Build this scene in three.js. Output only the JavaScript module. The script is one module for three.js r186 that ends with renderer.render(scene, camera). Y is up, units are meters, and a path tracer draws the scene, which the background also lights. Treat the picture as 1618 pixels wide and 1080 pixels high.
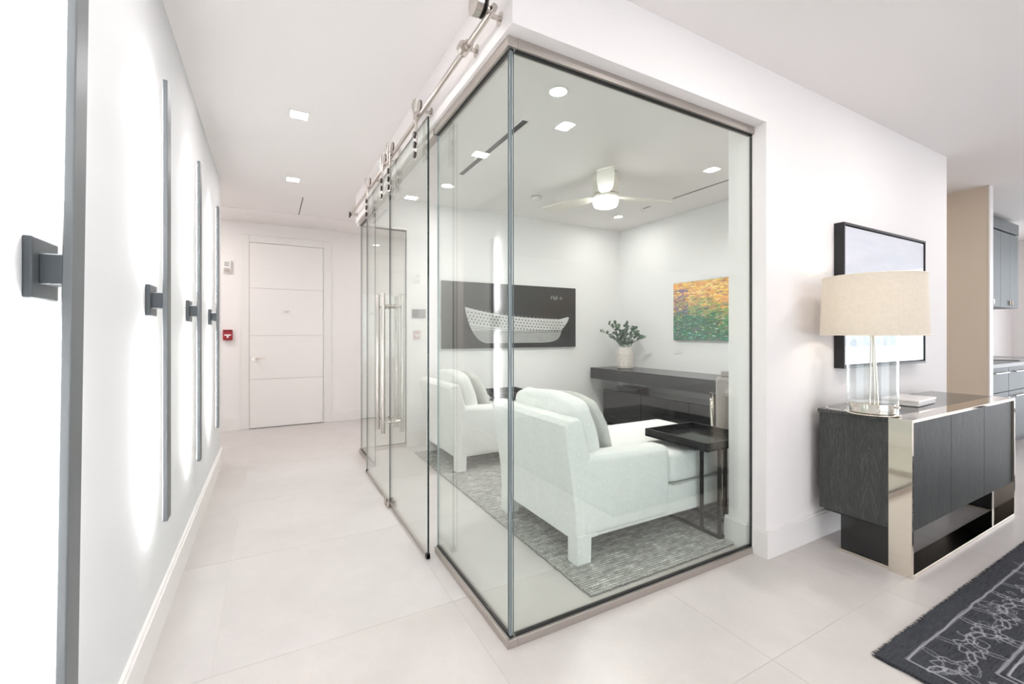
import * as THREE from 'three';
import { RoundedBoxGeometry } from 'three/addons/geometries/RoundedBoxGeometry.js';
import { mergeGeometries, mergeVertices, toCreasedNormals } from 'three/addons/utils/BufferGeometryUtils.js';
import { RectAreaLightUniformsLib } from 'three/addons/lights/RectAreaLightUniformsLib.js';

// ---------------------------------------------------------------- camera, sky, exposure
RectAreaLightUniformsLib.init();
const scene = new THREE.Scene();
const renderer = new THREE.WebGLRenderer({ antialias: true });
renderer.toneMapping = THREE.LinearToneMapping;
renderer.toneMappingExposure = 1.47;
renderer.shadowMap.enabled = true;

const FOCAL = 693, YAW = THREE.MathUtils.degToRad(28.9);
const camera = new THREE.PerspectiveCamera(2 * Math.atan(540 / FOCAL) * 180 / Math.PI, 1618 / 1080, 0.02, 60);
camera.setViewOffset(1618, 1080, 0, 13, 1618, 1080);
camera.position.set(0, 1.2, 0);
camera.lookAt(Math.sin(YAW), 1.2, -Math.cos(YAW));
scene.add(camera);

scene.background = new THREE.Color().setRGB(0.90, 0.94, 1.0);   // overcast sky seen by the big window
scene.backgroundIntensity = 2.95;

const LAMP = {                      // radiance of every kind of fitting
  hall: 110, room: 122, living: 185, fan: 190, wall: 74,
};
const warm = new THREE.Color().setRGB(1.0, 0.952, 0.945);
const neutral = new THREE.Color().setRGB(1.0, 0.97, 0.95);
const ledWhite = new THREE.Color().setRGB(1.0, 0.975, 0.975);

// ---------------------------------------------------------------- helpers
let seed = 7;
function rnd() { seed = (seed * 1664525 + 1013904223) >>> 0; return seed / 4294967296; }
const rr = (a, b) => a + (b - a) * rnd();
function reseed(n) { seed = n >>> 0; }
const names = new Map();
function numbered(n) {
  const k = names.get(n) ?? 0; names.set(n, k + 1);
  return k ? n + '_' + String(k).padStart(3, '0') : n;
}
function shade(o) { o.traverse((c) => { if (c.isMesh) { c.castShadow = true; c.receiveShadow = true; } }); return o; }
function thing(name, label, category, [x, y, z] = [0, 0, 0], turn = 0, group) {
  const o = new THREE.Group(); o.name = numbered(name);
  o.position.set(x, y, z); o.rotation.y = turn;
  o.userData = { label, category };
  if (group) o.userData.group = group;
  scene.add(o);
  return o;
}
function part(name, geo, mat, parent, label) {
  const m = new THREE.Mesh(geo, mat); m.name = name; m.castShadow = m.receiveShadow = true;
  if (label) m.userData.label = label;
  parent.add(m);
  return m;
}
function solo(name, geo, mat, label, category, pos = [0, 0, 0], group) {
  const m = part(numbered(name), geo, mat, scene); m.position.set(...pos);
  m.userData = { label, category };
  if (group) m.userData.group = group;
  return m;
}
function struct(name, geo, mat, label) {
  const m = part(name, geo, mat, scene);
  m.userData = { kind: 'structure' };
  if (label) m.userData.label = label;
  return m;
}
// uv in metres, projected along the main direction of each face
function uvm(geo, sx = 1, sy = sx, ox = 0, oy = 0) {
  const g = geo.index ? geo.toNonIndexed() : geo;
  const p = g.attributes.position, uv = new Float32Array(p.count * 2);
  const a = new THREE.Vector3(), b = new THREE.Vector3(), c = new THREE.Vector3(), n = new THREE.Vector3();
  for (let i = 0; i < p.count; i += 3) {
    a.fromBufferAttribute(p, i); b.fromBufferAttribute(p, i + 1); c.fromBufferAttribute(p, i + 2);
    n.copy(b).sub(a).cross(c.clone().sub(a)); const ax = Math.abs(n.x), ay = Math.abs(n.y), az = Math.abs(n.z);
    [a, b, c].forEach((v, k) => {
      let u, w;
      if (ay >= ax && ay >= az) { u = v.x; w = v.z; } else if (ax >= az) { u = v.z; w = v.y; } else { u = v.x; w = v.y; }
      uv[(i + k) * 2] = u * sx + ox; uv[(i + k) * 2 + 1] = w * sy + oy;
    });
  }
  g.setAttribute('uv', new THREE.BufferAttribute(uv, 2));
  return g;
}
const box = (x0, x1, y0, y1, z0, z1) => uvm(new THREE.BoxGeometry(x1 - x0, y1 - y0, z1 - z0).translate((x0 + x1) / 2, (y0 + y1) / 2, (z0 + z1) / 2));
const rbox = (x0, x1, y0, y1, z0, z1, r = 0.004, s = 2) => uvm(new RoundedBoxGeometry(x1 - x0, y1 - y0, z1 - z0, s, r).translate((x0 + x1) / 2, (y0 + y1) / 2, (z0 + z1) / 2));
const cyl = (r, h, seg = 32, r2 = r) => new THREE.CylinderGeometry(r2, r, h, seg);
const merge = (list) => mergeGeometries(list.map((g) => (g.index ? g.toNonIndexed() : g)));
function lathe(pts, seg = 48) { return new THREE.LatheGeometry(pts.map(([x, y]) => new THREE.Vector2(x, y)), seg); }
function tube(pts, r, seg = 24, rad = 10) { return new THREE.TubeGeometry(new THREE.CatmullRomCurve3(pts.map((p) => new THREE.Vector3(...p))), seg, r, rad); }
function rod(a, b, r, seg = 16) {
  const A = new THREE.Vector3(...a), B = new THREE.Vector3(...b), d = B.clone().sub(A);
  const g = new THREE.CylinderGeometry(r, r, d.length(), seg);
  g.applyQuaternion(new THREE.Quaternion().setFromUnitVectors(new THREE.Vector3(0, 1, 0), d.clone().normalize()));
  return g.translate((A.x + B.x) / 2, (A.y + B.y) / 2, (A.z + B.z) / 2);
}
// profile in x,y pulled along z
function prism(pts, z0, z1, bevel = 0) {
  const s = new THREE.Shape(pts.map(([x, y]) => new THREE.Vector2(x, y)));
  const g = new THREE.ExtrudeGeometry(s, { depth: z1 - z0 - 2 * bevel, bevelEnabled: bevel > 0, bevelSize: bevel, bevelThickness: bevel, bevelOffset: -bevel, bevelSegments: 3, curveSegments: 8, steps: 1 });
  return g.translate(0, 0, z0 + bevel);
}
// a stuffed cushion: a rounded block whose faces swell
function cushion(w, h, d, r, bulge, wob = 0.004) {
  const g = new THREE.BoxGeometry(w, h, d, 18, 14, 10), p = g.attributes.position, v = new THREE.Vector3(), q = new THREE.Vector3();
  const hw = w / 2, hh = h / 2, hd = d / 2;
  for (let i = 0; i < p.count; i++) {
    v.fromBufferAttribute(p, i);
    q.set(THREE.MathUtils.clamp(v.x, -hw + r, hw - r), THREE.MathUtils.clamp(v.y, -hh + r, hh - r), THREE.MathUtils.clamp(v.z, -hd + r, hd - r));
    const o = v.clone().sub(q); if (o.lengthSq() > 0) o.setLength(r);
    q.add(o);
    const u = v.x / hw, t = v.y / hh, s = v.z / hd;
    q.z += s * bulge * (1 - u * u) * (1 - t * t);
    q.y += t * bulge * 0.5 * (1 - u * u) * (1 - s * s);
    q.x += u * bulge * 0.5 * (1 - t * t) * (1 - s * s);
    q.z += wob * Math.sin(u * 5.1 + t * 3.7); q.y += wob * Math.sin(u * 4.3 + s * 2 + 1);
    p.setXYZ(i, q.x, q.y, q.z);
  }
  const m = mergeVertices((g.deleteAttribute('normal'), g.deleteAttribute('uv'), g), 1e-5); m.computeVertexNormals();
  const n = m.toNonIndexed(); const uvd = uvm(n);
  return uvd;
}
// ---------------------------------------------------------------- textures
function noiseTable(n, s) { reseed(s); const t = new Float32Array(n * n); for (let i = 0; i < t.length; i++) t[i] = rnd(); return t; }
function tileNoise(size, cells, s) {                          // smooth noise that repeats
  const t = noiseTable(cells, s), out = new Float32Array(size * size);
  for (let y = 0; y < size; y++) for (let x = 0; x < size; x++) {
    const fx = x / size * cells, fy = y / size * cells, ix = Math.floor(fx), iy = Math.floor(fy);
    let ux = fx - ix, uy = fy - iy; ux = ux * ux * (3 - 2 * ux); uy = uy * uy * (3 - 2 * uy);
    const a = t[iy % cells * cells + ix % cells], b = t[iy % cells * cells + (ix + 1) % cells], c = t[(iy + 1) % cells * cells + ix % cells], d = t[(iy + 1) % cells * cells + (ix + 1) % cells];
    out[y * size + x] = (a * (1 - ux) + b * ux) * (1 - uy) + (c * (1 - ux) + d * ux) * uy;
  }
  return out;
}
function dataTex(size, fn, srgb = true) {
  const d = new Uint8Array(size * size * 4);
  for (let i = 0; i < size * size; i++) { const c = fn(i % size, Math.floor(i / size), i); d[i * 4] = c[0]; d[i * 4 + 1] = c[1]; d[i * 4 + 2] = c[2]; d[i * 4 + 3] = 255; }
  const t = new THREE.DataTexture(d, size, size);
  t.wrapS = t.wrapT = THREE.RepeatWrapping; t.magFilter = THREE.LinearFilter; t.minFilter = THREE.LinearMipmapLinearFilter; t.generateMipmaps = true;
  if (srgb) t.colorSpace = THREE.SRGBColorSpace;
  t.needsUpdate = true; return t;
}
function canvasTex(w, h, draw) {
  const c = document.createElement('canvas'); c.width = w; c.height = h;
  draw(c.getContext('2d'), w, h);
  const t = new THREE.CanvasTexture(c); t.colorSpace = THREE.SRGBColorSpace; t.anisotropy = 8; return t;
}
const nA = tileNoise(512, 6, 11), nB = tileNoise(512, 24, 12), nC = tileNoise(512, 128, 13), nD = tileNoise(512, 12, 14);
const cl = (v) => Math.max(0, Math.min(255, Math.round(v)));

// porcelain floor: soft clouding, fine speckle, thin pale veins
const floorTex = dataTex(512, (x, y, i) => {
  const v = (nA[i] - .5) * 7 + (nB[i] - .5) * 4 + (nC[i] - .5) * 2, vein = Math.abs(nD[i] - .5) < .012 ? 1.2 : 0;
  return [cl(206 + v + vein), cl(201 + v + vein), cl(198 + v + vein)];
});
const plasterBump = dataTex(512, (x, y, i) => { const v = 128 + (nC[i] - .5) * 90 + (nB[i] - .5) * 50; return [v, v, v]; }, false);
const weaveBump = dataTex(512, (x, y, i) => { const v = 128 + 50 * Math.sin(x * Math.PI / 4) * Math.sin(y * Math.PI / 4) + (nC[i] - .5) * 120; return [cl(v), cl(v), cl(v)]; }, false);
const weaveTex = dataTex(512, (x, y, i) => { const v = (nC[i] - .5) * 16 + (nB[i] - .5) * 8 + 4 * Math.sin(x * Math.PI / 4) * Math.sin(y * Math.PI / 4); return [cl(243 + v), cl(243 + v), cl(240 + v)]; });
const linenTex = dataTex(512, (x, y, i) => { const v = (nC[(i + 37 * 512) % 262144] - .5) * 20 + 4 * Math.sin(x * Math.PI / 2); return [cl(238 + v * .3), cl(230 + v * .3), cl(216 + v * .3)]; });

// ---------------------------------------------------------------- materials
const std = (o) => new THREE.MeshStandardMaterial(o), phy = (o) => new THREE.MeshPhysicalMaterial(o);
const M = {};
M.wall = std({ color: 0xf3efed, roughness: .75, bumpMap: plasterBump, bumpScale: .0004 });
M.wallWhite = std({ color: 0xf2f1f0, roughness: .7, bumpMap: plasterBump, bumpScale: .0004 });
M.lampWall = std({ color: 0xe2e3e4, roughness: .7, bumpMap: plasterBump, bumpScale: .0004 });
M.ceiling = std({ color: 0xf6f2f0, roughness: .85, bumpMap: plasterBump, bumpScale: .0004 });
M.beige = std({ color: 0xd6c6b2, roughness: .75, bumpMap: plasterBump, bumpScale: .0004 });  // warm shade of the passage is put into this wall colour
M.trim = std({ color: 0xeeebe8, roughness: .4 });
M.door = std({ color: 0xf1edea, roughness: .42 });
M.tiles = [0, 1, 2].map((k) => std({ map: floorTex, color: [0xffffff, 0xfbfaf9, 0xfdfcfa][k], roughness: .34 }));
M.grout = std({ color: 0xcac4bf, roughness: .9 });
M.glass = phy({ color: new THREE.Color().setRGB(.960, .988, .974), roughness: 0, metalness: 0, transmission: 1, thickness: 0, ior: 1.5, specularIntensity: 1 });
M.glassEdge = phy({ color: 0x20302c, roughness: .15, clearcoat: .6 });
M.glassEdgePale = phy({ color: 0x87979a, roughness: .12, clearcoat: .8 });
M.gasket = std({ color: 0x161717, roughness: .55 });
M.steel = std({ color: 0xc9c2bc, metalness: 1, roughness: .24 });
M.steelDark = std({ color: 0x4c4744, metalness: 1, roughness: .35 });
M.chrome = std({ color: 0xe3dace, metalness: 1, roughness: .05 });
M.channel = std({ color: 0xb9b2ac, metalness: .85, roughness: .38 });
M.lampMetal = std({ color: 0x7a7e80, metalness: .5, roughness: .45 });
M.lampMetalDark = std({ color: 0x5a5f62, metalness: .55, roughness: .4 });
const emit = (c, k) => std({ color: 0x222222, emissive: c, emissiveIntensity: k, roughness: .6 });
M.led = emit(ledWhite, 20);
M.downGlow = emit(neutral, 26);
M.fanGlow = emit(neutral, 8);
M.fabric = std({ map: weaveTex, color: 0xffffff, roughness: .95, bumpMap: weaveBump, bumpScale: .0012 });
M.fabric.map = weaveTex.clone(); M.fabric.map.repeat.set(6, 6); M.fabric.bumpMap = weaveBump.clone(); M.fabric.bumpMap.repeat.set(6, 6); M.fabric.map.needsUpdate = M.fabric.bumpMap.needsUpdate = true;
M.pillow = M.fabric.clone(); M.pillow.color.set(0xdcdcd9);
M.blackGloss = phy({ color: 0x0d0e0f, roughness: .12, clearcoat: .5, clearcoatRoughness: .05 });
M.blackSatin = std({ color: 0x141516, roughness: .35 });
M.tableMetal = std({ color: 0x161514, roughness: .4, metalness: .3 });
M.white = std({ color: 0xf1efec, roughness: .5 });
M.fanWhite = std({ color: 0xeee9dd, roughness: .4 });
M.red = std({ color: 0x9c1020, roughness: .4 });
M.grey = std({ color: 0x8a8f90, roughness: .5 });
M.darkGrey = std({ color: 0x55595a, roughness: .4 });
M.frameBlack = std({ color: 0x17171a, roughness: .4 });

// ---------------------------------------------------------------- the setting
const CEIL = 2.62, XL = -0.40, ZD = -6.46, ZG = -1.485, XG = 0.813, ZW = -1.40, ZT = -4.62, XR = 4.25, XEND = 10.0, ZB = 4.0;
{ // floor: large porcelain tiles on a bed, joints recessed
  const floor = struct('floor', box(-1.75, XEND + .1, -.12, -.0009, ZD - .1, ZB + .1), M.grout, 'pale porcelain tile floor');
  const P = 0.9, x0 = 2.52 - 5 * P, z0 = -0.95 - 7 * P;
  reseed(91);
  for (let i = 0; x0 + i * P < XEND + .1; i++) for (let j = 0; z0 + j * P < ZB + .1; j++) {
    const ax = Math.max(x0 + i * P + .0008, -1.75), bx = Math.min(x0 + (i + 1) * P - .0008, XEND + .1), az = Math.max(z0 + j * P + .0008, ZD - .1), bz = Math.min(z0 + (j + 1) * P - .0008, ZB + .1);
    if (bx - ax < .05 || bz - az < .05) continue;
    const g = uvm(new THREE.BoxGeometry(bx - ax, .012, bz - az), .55, .55, rnd() * 5, rnd() * 5);
    part('tile', g.translate((ax + bx) / 2, -.006, (az + bz) / 2), M.tiles[Math.floor(rnd() * 3)], floor);
  }
}
struct('ceiling', box(-1.75, XEND + .1, CEIL, CEIL + .14, ZD - .1, ZB + .1), M.ceiling, 'smooth white ceiling');
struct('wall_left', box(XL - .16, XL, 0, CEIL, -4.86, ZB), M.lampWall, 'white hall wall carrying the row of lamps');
struct('wall_far', box(-1.75, 3.2, 0, CEIL, ZD - .1, ZD), M.wall, 'white wall at the end of the hall');
struct('wall_alcove', box(-1.85, -1.75, 0, CEIL, ZD, -4.7), M.wall);
struct('wall_alcove_back', box(-1.75, XL - .16, 0, CEIL, -4.86, -4.76), M.wall);
struct('wall_corridor_end', box(3.1, 3.2, 0, CEIL, ZD, ZT - .12), M.wall);
struct('wall_interior_back', box(1.275, XR + .6, 0, CEIL, ZT - .12, ZT), M.wallWhite, 'white office wall behind the ship print');
struct('wall_interior_back_header', box(XG - .02, 1.275, 2.30, CEIL, ZT - .12, ZT), M.wallWhite);
struct('wall_interior_right', box(XR, XR + .52, 0, CEIL, ZT, -1.62), M.wallWhite, 'white office wall above the desk');
struct('wall_right', box(2.33, XR + .52, 0, CEIL, -1.62, ZW), M.wall, 'white wall behind the sideboard');
{
  const hd = merge([box(.775, 2.33, 2.335, CEIL, -1.56, ZW), box(.775, .90, 2.335, CEIL, ZT - .12, -1.56)]);
  struct('wall_header', hd, M.wall, 'white bulkhead above the glass walls');
}
struct('wall_kitchen_partition', box(6.03, 6.11, 0, CEIL, -2.4, -1.473), M.beige, 'partition wall beside the kitchen, warm shade put in its colour');
struct('trim_1', box(6.025, 6.115, 0, CEIL, -1.473, -1.462), M.trim, 'white end face of the partition wall');
struct('wall_kitchen_back', box(6.11, XEND, 0, CEIL, -2.4, -2.2), M.wall, 'kitchen wall behind the counter');
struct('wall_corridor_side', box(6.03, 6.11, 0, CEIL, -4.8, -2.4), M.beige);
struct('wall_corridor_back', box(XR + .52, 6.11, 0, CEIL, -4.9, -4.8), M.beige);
{ // wall behind the camera and end wall, each given an unseen window placed to brighten the ceiling
  const clear = phy({ color: 0xffffff, roughness: 0, transmission: 1, thickness: 0, ior: 1.5 });
  const bar = (a, b, y0, y1) => box(a, b, y0, y1, -.035, .035);
  function sliding(name, label, w) {
    const win = struct(name, merge([bar(-w / 2, w / 2, 0, .05), bar(-w / 2, w / 2, 2.35, 2.4), bar(-w / 2, -w / 2 + .05, .05, 2.35), bar(w / 2 - .05, w / 2, .05, 2.35), bar(-.03, .03, .05, 2.35)]), M.frameBlack, label);
    for (const s of [-1, 1]) part('pane', new THREE.BoxGeometry(w / 2 - .08, 2.3, .008).translate(s * (w / 4 - .01), 1.2, 0), clear, win);
    return win;
  }
  struct('wall_back', merge([box(XL - .16, -.2, 0, CEIL, ZB, ZB + .12), box(3.7, XEND + .1, 0, CEIL, ZB, ZB + .12), box(-.2, 3.7, 2.4, CEIL, ZB, ZB + .12)]), M.wall);
  sliding('window_1', 'unseen tall sliding window added behind the camera for daylight', 3.9).position.set(1.75, 0, ZB + .06);
  struct('wall_end', merge([box(XEND, XEND + .12, 0, CEIL, -2.2, -1.2), box(XEND, XEND + .12, 0, CEIL, 3.4, ZB), box(XEND, XEND + .12, 2.4, CEIL, -1.2, 3.4)]), M.wall);
  const w2 = sliding('window_2', 'unseen tall sliding window at the end of the large room, placed for daylight', 4.6); w2.position.set(XEND + .06, 0, 1.1); w2.rotation.y = Math.PI / 2;
}
// baseboards: flat board with a small stepped top
function board(name, pts) {
  const gs = [];
  for (const [x0, x1, z0, z1, nx, nz] of pts) {       // run of the wall face, n points into the room
    const t = .018, t2 = .011, H = .148;
    const f = (th, a, b) => box(Math.min(x0, x0 + nx * th), Math.max(x1, x1 + nx * th), a, b, Math.min(z0, z0 + nz * th), Math.max(z1, z1 + nz * th));
    gs.push(f(t, 0, H - .012), f(t2, H - .012, H));
  }
  return struct(name, merge(gs), M.trim, 'white baseboard');
}
board('baseboard_left', [[XL, XL, -4.86, ZB, 1, 0], [XL - .16, XL + .018, -4.86, -4.86, 0, -1]]);
board('baseboard_far', [[-1.75, -.32, ZD, ZD, 0, 1], [.735, 3.1, ZD, ZD, 0, 1]]);
board('baseboard_interior_back', [[1.275, XR, ZT, ZT, 0, 1]]);
board('baseboard_interior_right', [[XR, XR, ZT, -1.62, -1, 0]]);
board('baseboard_interior_front', [[2.33, XR, -1.62, -1.62, 0, -1]]);
board('baseboard_right', [[2.33, XR + .52, ZW, ZW, 0, 1], [2.33, 2.33, -1.468, ZW + .018, -1, 0], [2.33, 2.33, -1.638, -1.502, -1, 0], [XR + .52, XR + .52, -1.62, ZW + .018, 1, 0]]);
// shallow dropped band of the ceiling in front of the exit door, and a slot in the ceiling
struct('trim_2', box(-1.75, 3.1, CEIL - .012, CEIL, ZD, -5.82), M.ceiling, 'shallow dropped ceiling band above the exit door');
solo('ceiling_slot', merge([box(.297, .307, CEIL - .004, CEIL + .002, -5.8, -5.06)]), M.darkGrey, 'thin dark slot in hall ceiling before exit door', 'ceiling slot');

// ---------------------------------------------------------------- exit door
{
  const d = struct('door_1', box(-.225, .632, .008, 2.352, ZD, ZD + .028), M.door, 'white flush exit door with three grooves');
  const cuts = [[.008, .616], [.624, 1.172], [1.18, 1.772], [1.78, 2.35]];
  for (const [a, b] of cuts) part('panel', rbox(-.222, .629, a, b, ZD + .024, ZD + .036, .003), M.door, d);
  part('bottom_gap', box(-.225, .632, .0, .008, ZD, ZD + .02), M.blackSatin, d);
  const h = part('handle_rose', new THREE.CylinderGeometry(.027, .027, .014, 24).rotateX(Math.PI / 2).translate(-.165, .885, ZD + .043), M.chrome, d, 'chrome lever handle rose');
  part('lever', merge([rod([-.165, .885, ZD + .04], [-.165, .885, ZD + .085], .009), rbox(-.17, -.05, .877, .893, ZD + .075, ZD + .089, .005)]), M.chrome, h, 'chrome lever');
  for (const y of [.3, 1.2, 2.1]) part('hinge', rod([.637, y - .05, ZD + .034], [.637, y + .05, ZD + .034], .005, 8), M.trim, d);
  const tr = struct('trim_3', merge([rbox(-.32, -.228, 0, 2.45, ZD, ZD + .022, .004), rbox(.636, .735, 0, 2.45, ZD, ZD + .022, .004), rbox(-.228, .636, 2.356, 2.45, ZD, ZD + .022, .004)]), M.trim, 'white door casing');
  const exitTex = canvasTex(256, 128, (g, w, h2) => { g.fillStyle = '#efebe8'; g.fillRect(0, 0, w, h2); g.fillStyle = '#5d5b5b'; g.font = '68px sans-serif'; g.textAlign = 'center'; g.textBaseline = 'middle'; g.fillText('EXIT', w / 2, h2 / 2); });
  const s = thing('exit_sign', 'small white plate lettered EXIT on the hall door', 'sign', [.195, 1.455, ZD + .036]);
  part('plate', rbox(-.06, .06, 0, .06, 0, .004, .0015), M.white, s);
  part('lettering', new THREE.PlaneGeometry(.11, .052).translate(0, .03, .0046), std({ map: exitTex, roughness: .5 }), s, 'grey capital letters EXIT');
}
{ // fire alarm pull station and strobe on the far wall
  const a = thing('fire_alarm_box', 'red fire alarm pull box on wall left of exit door', 'fire alarm', [-.455, 1.12, ZD]);
  part('body', rbox(-.05, .05, 0, .13, 0, .045, .006), M.red, a);
  part('pull_handle', merge([rbox(-.035, .035, .055, .072, .043, .056, .003), rbox(-.01, .01, .03, .06, .043, .054, .003)]), M.white, a, 'white T-shaped pull handle');
  part('top_band', rbox(-.045, .045, .108, .124, .04, .048, .002), std({ color: 0x6b1a20, roughness: .4 }), a);
  const b = thing('alarm_strobe', 'white alarm strobe with clear lens high on far wall', 'alarm strobe', [-.465, 1.955, ZD]);
  part('body', rbox(-.045, .045, 0, .15, 0, .035, .006), M.white, b);
  part('lens', rbox(-.03, .03, .015, .05, .033, .058, .008), M.steel, b, 'reflective strobe lens');
  for (let k = 0; k < 4; k++) part('speaker_slit', box(-.025, .025, .08 + k * .014, .085 + k * .014, .034, .0365), M.darkGrey, b);
}
// ---------------------------------------------------------------- hall wall lamps
{
  const spec = [
    [-1.20, -2.4, 'nearest tall slim wall lamp bar, cropped by the left picture edge'],
    [-2.112, 0, 'second tall slim grey wall lamp bar along the hall wall'],
    [-3.0, 0, 'third tall slim grey wall lamp bar along the hall wall'],
    [-3.985, 0, 'farthest tall slim wall lamp bar, beside the end of the hall wall'],
  ];
  for (const [z, tilt, label] of spec) {
    const g = thing('wall_lamp', label, 'wall lamp', [XL, 1.325, z], 0, 'slim wall lamps along the hall');
    g.userData.group = 'slim wall lamps along the hall';
    part('back_plate', rbox(0, .014, -.058, .058, -.058, .058, .003), M.lampMetalDark, g);
    part('arm', rbox(.012, .048, -.03, .03, -.03, .03, .004), M.lampMetalDark, g);
    const bar = part('bar', rbox(.046, .062, -.833, .833, -.033, .033, .003), M.lampMetal, g);
    bar.rotation.x = THREE.MathUtils.degToRad(tilt);
    part('light_strip', merge([box(.0435, .0462, .11, .82, -.012, .012), box(.0435, .0462, -.82, -.11, -.012, .012)]), M.led, bar, 'white light strip on the back of the bar');
    for (const s of [1, -1]) {
      const L = new THREE.RectAreaLight(ledWhite, LAMP.wall, .024, .71);
      L.position.set(.0425, s * .465, 0); L.lookAt(-1, s * .465, 0); bar.add(L);
    }
  }
}
// ---------------------------------------------------------------- ceiling fittings
function downlight(x, z, label, L, square, group) {
  const g = thing('ceiling_light', label, 'ceiling light', [x, CEIL, z], 0, group);
  if (square) {
    part('frame', merge([box(-.062, .062, -.006, 0, -.062, -.05), box(-.062, .062, -.006, 0, .05, .062), box(-.062, -.05, -.006, 0, -.05, .05), box(.05, .062, -.006, 0, -.05, .05)]), M.white, g);
    part('lens', box(-.05, .05, -.003, 0, -.05, .05), M.downGlow, g, 'glowing square lens');
  } else {
    part('frame', lathe([[.05, 0], [.05, -.006], [.062, -.004], [.063, 0]], 32), M.white, g);
    part('lens', cyl(.05, .003, 32).translate(0, -.0015, 0), M.downGlow, g, 'glowing round lens');
  }
  const l = new THREE.RectAreaLight(warm, L, .09, .09); l.position.set(0, -.008, 0); l.lookAt(0, -1, 0); g.add(l);
}
downlight(.167, -3.156, 'square hall ceiling light nearer the camera', LAMP.hall, true, 'square hall ceiling lights');
downlight(.186, -4.504, 'square hall ceiling light nearer the exit door', LAMP.hall, true, 'square hall ceiling lights');
downlight(.16, -1.75, 'square hall ceiling light above the lamp wall, out of the picture', LAMP.hall * .9, true, 'square hall ceiling lights');
downlight(.16, -.35, 'square hall ceiling light just behind the camera', LAMP.hall * .9, true, 'square hall ceiling lights');
downlight(1.479, -2.119, 'large round ceiling light just inside the glass corner', LAMP.room, false, 'round office ceiling lights');
downlight(1.485, -3.98, 'round ceiling light above the farther armchair', LAMP.room, false, 'round office ceiling lights');
downlight(3.70, -4.034, 'round ceiling light in the far office corner above the plant', LAMP.room, false, 'round office ceiling lights');
downlight(3.70, -2.1, 'round ceiling light above the desk chair, hidden by the wall', LAMP.room, false, 'round office ceiling lights');
for (const [x, z, t] of [[1.763, -.527, 'above the dark rug corner'], [3.34, -.49, 'above the sideboard'], [4.92, -.49, 'beyond the sideboard'], [1.3, 1.3, 'behind the camera'], [7.2, -.5, 'before the kitchen counter'], [8.8, -.5, 'at the end of the kitchen'], [7.2, 1.3, 'in the middle of the large room'], [2.3, -5.55, 'added unseen to brighten the passage behind the ship print wall'], [-1.1, -5.6, 'added unseen in the alcove before the exit door'], [5.4, -3.0, 'unseen in the passage beside the partition']])  // far passage and alcove lights are unseen, added to brighten those walls
  downlight(x, z, 'round ceiling light ' + t, LAMP.living * (x === 5.4 ? 1.1 : x > 7 ? .4 : z < -5 ? 1.9 : 1), false, 'other round ceiling lights');
function vent(z0, z1, x, label, w = .03) {
  const g = thing('slot_diffuser', label, 'air vent', [x, CEIL, (z0 + z1) / 2], 0, 'linear slot diffusers in the office ceiling');
  const h = (z1 - z0) / 2;
  part('frame', merge([box(-w / 2 - .008, -w / 2, -.005, 0, -h, h), box(w / 2, w / 2 + .008, -.005, 0, -h, h), box(-w / 2 - .008, w / 2 + .008, -.005, 0, -h - .01, -h), box(-w / 2 - .008, w / 2 + .008, -.005, 0, h, h + .01)]), M.white, g);
  part('slot', box(-w / 2, w / 2, -.002, 0, -h, h), M.blackSatin, g, 'black air slot');
}
vent(-3.642, -2.51, 1.49, 'long black slot diffuser along the hall side of office ceiling', .045);
vent(-3.22, -2.53, 3.70, 'long black slot diffuser on the desk side of office ceiling', .03);
vent(-3.63, -3.53, 3.70, 'short black slot diffuser beyond the fan blade', .03);
{ const s = solo('smoke_detector', lathe([[0, -.035], [.035, -.035], [.05, -.022], [.055, 0], [0, 0]], 32), M.white, 'small white smoke detector on the office ceiling near fan', 'smoke detector', [2.42, CEIL, -3.86]); }
{ // ceiling fan
  const f = thing('ceiling_fan', 'white three-blade ceiling fan with round light', 'ceiling fan', [2.62, CEIL, -3.02]);
  part('motor_housing', lathe([[0, 0], [.112, 0], [.115, -.01], [.108, -.17], [.112, -.185], [0, -.185]], 48), M.fanWhite, f);
  part('light_ring', lathe([[0, -.185], [.116, -.185], [.118, -.2], [.116, -.215], [0, -.215]], 48), M.fanWhite, f);
  part('light_bowl', lathe([[.11, -.215], [.109, -.26], [.1, -.285], [.07, -.297], [0, -.3]], 48), M.fanGlow, f, 'glowing frosted bowl');
  for (const az of [-110, 10, 130]) {
    const s = new THREE.Shape(); s.moveTo(.1, -.03); s.lineTo(.2, -.06); s.quadraticCurveTo(.5, -.085, .66, -.07); s.lineTo(.68, .05); s.quadraticCurveTo(.45, .07, .2, .055); s.lineTo(.1, .03); s.closePath();
    const g = new THREE.ExtrudeGeometry(s, { depth: .008, bevelEnabled: true, bevelSize: .002, bevelThickness: .002, bevelSegments: 1 }).rotateX(-Math.PI / 2 + .14);
    const b = part('blade', g, M.fanWhite, f); b.position.y = -.195; b.rotation.y = -THREE.MathUtils.degToRad(az);
  }
  const l = new THREE.RectAreaLight(neutral, LAMP.fan, .16, .16); l.position.set(0, -.303, 0); l.lookAt(0, -1, 0); f.add(l);
}
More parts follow.
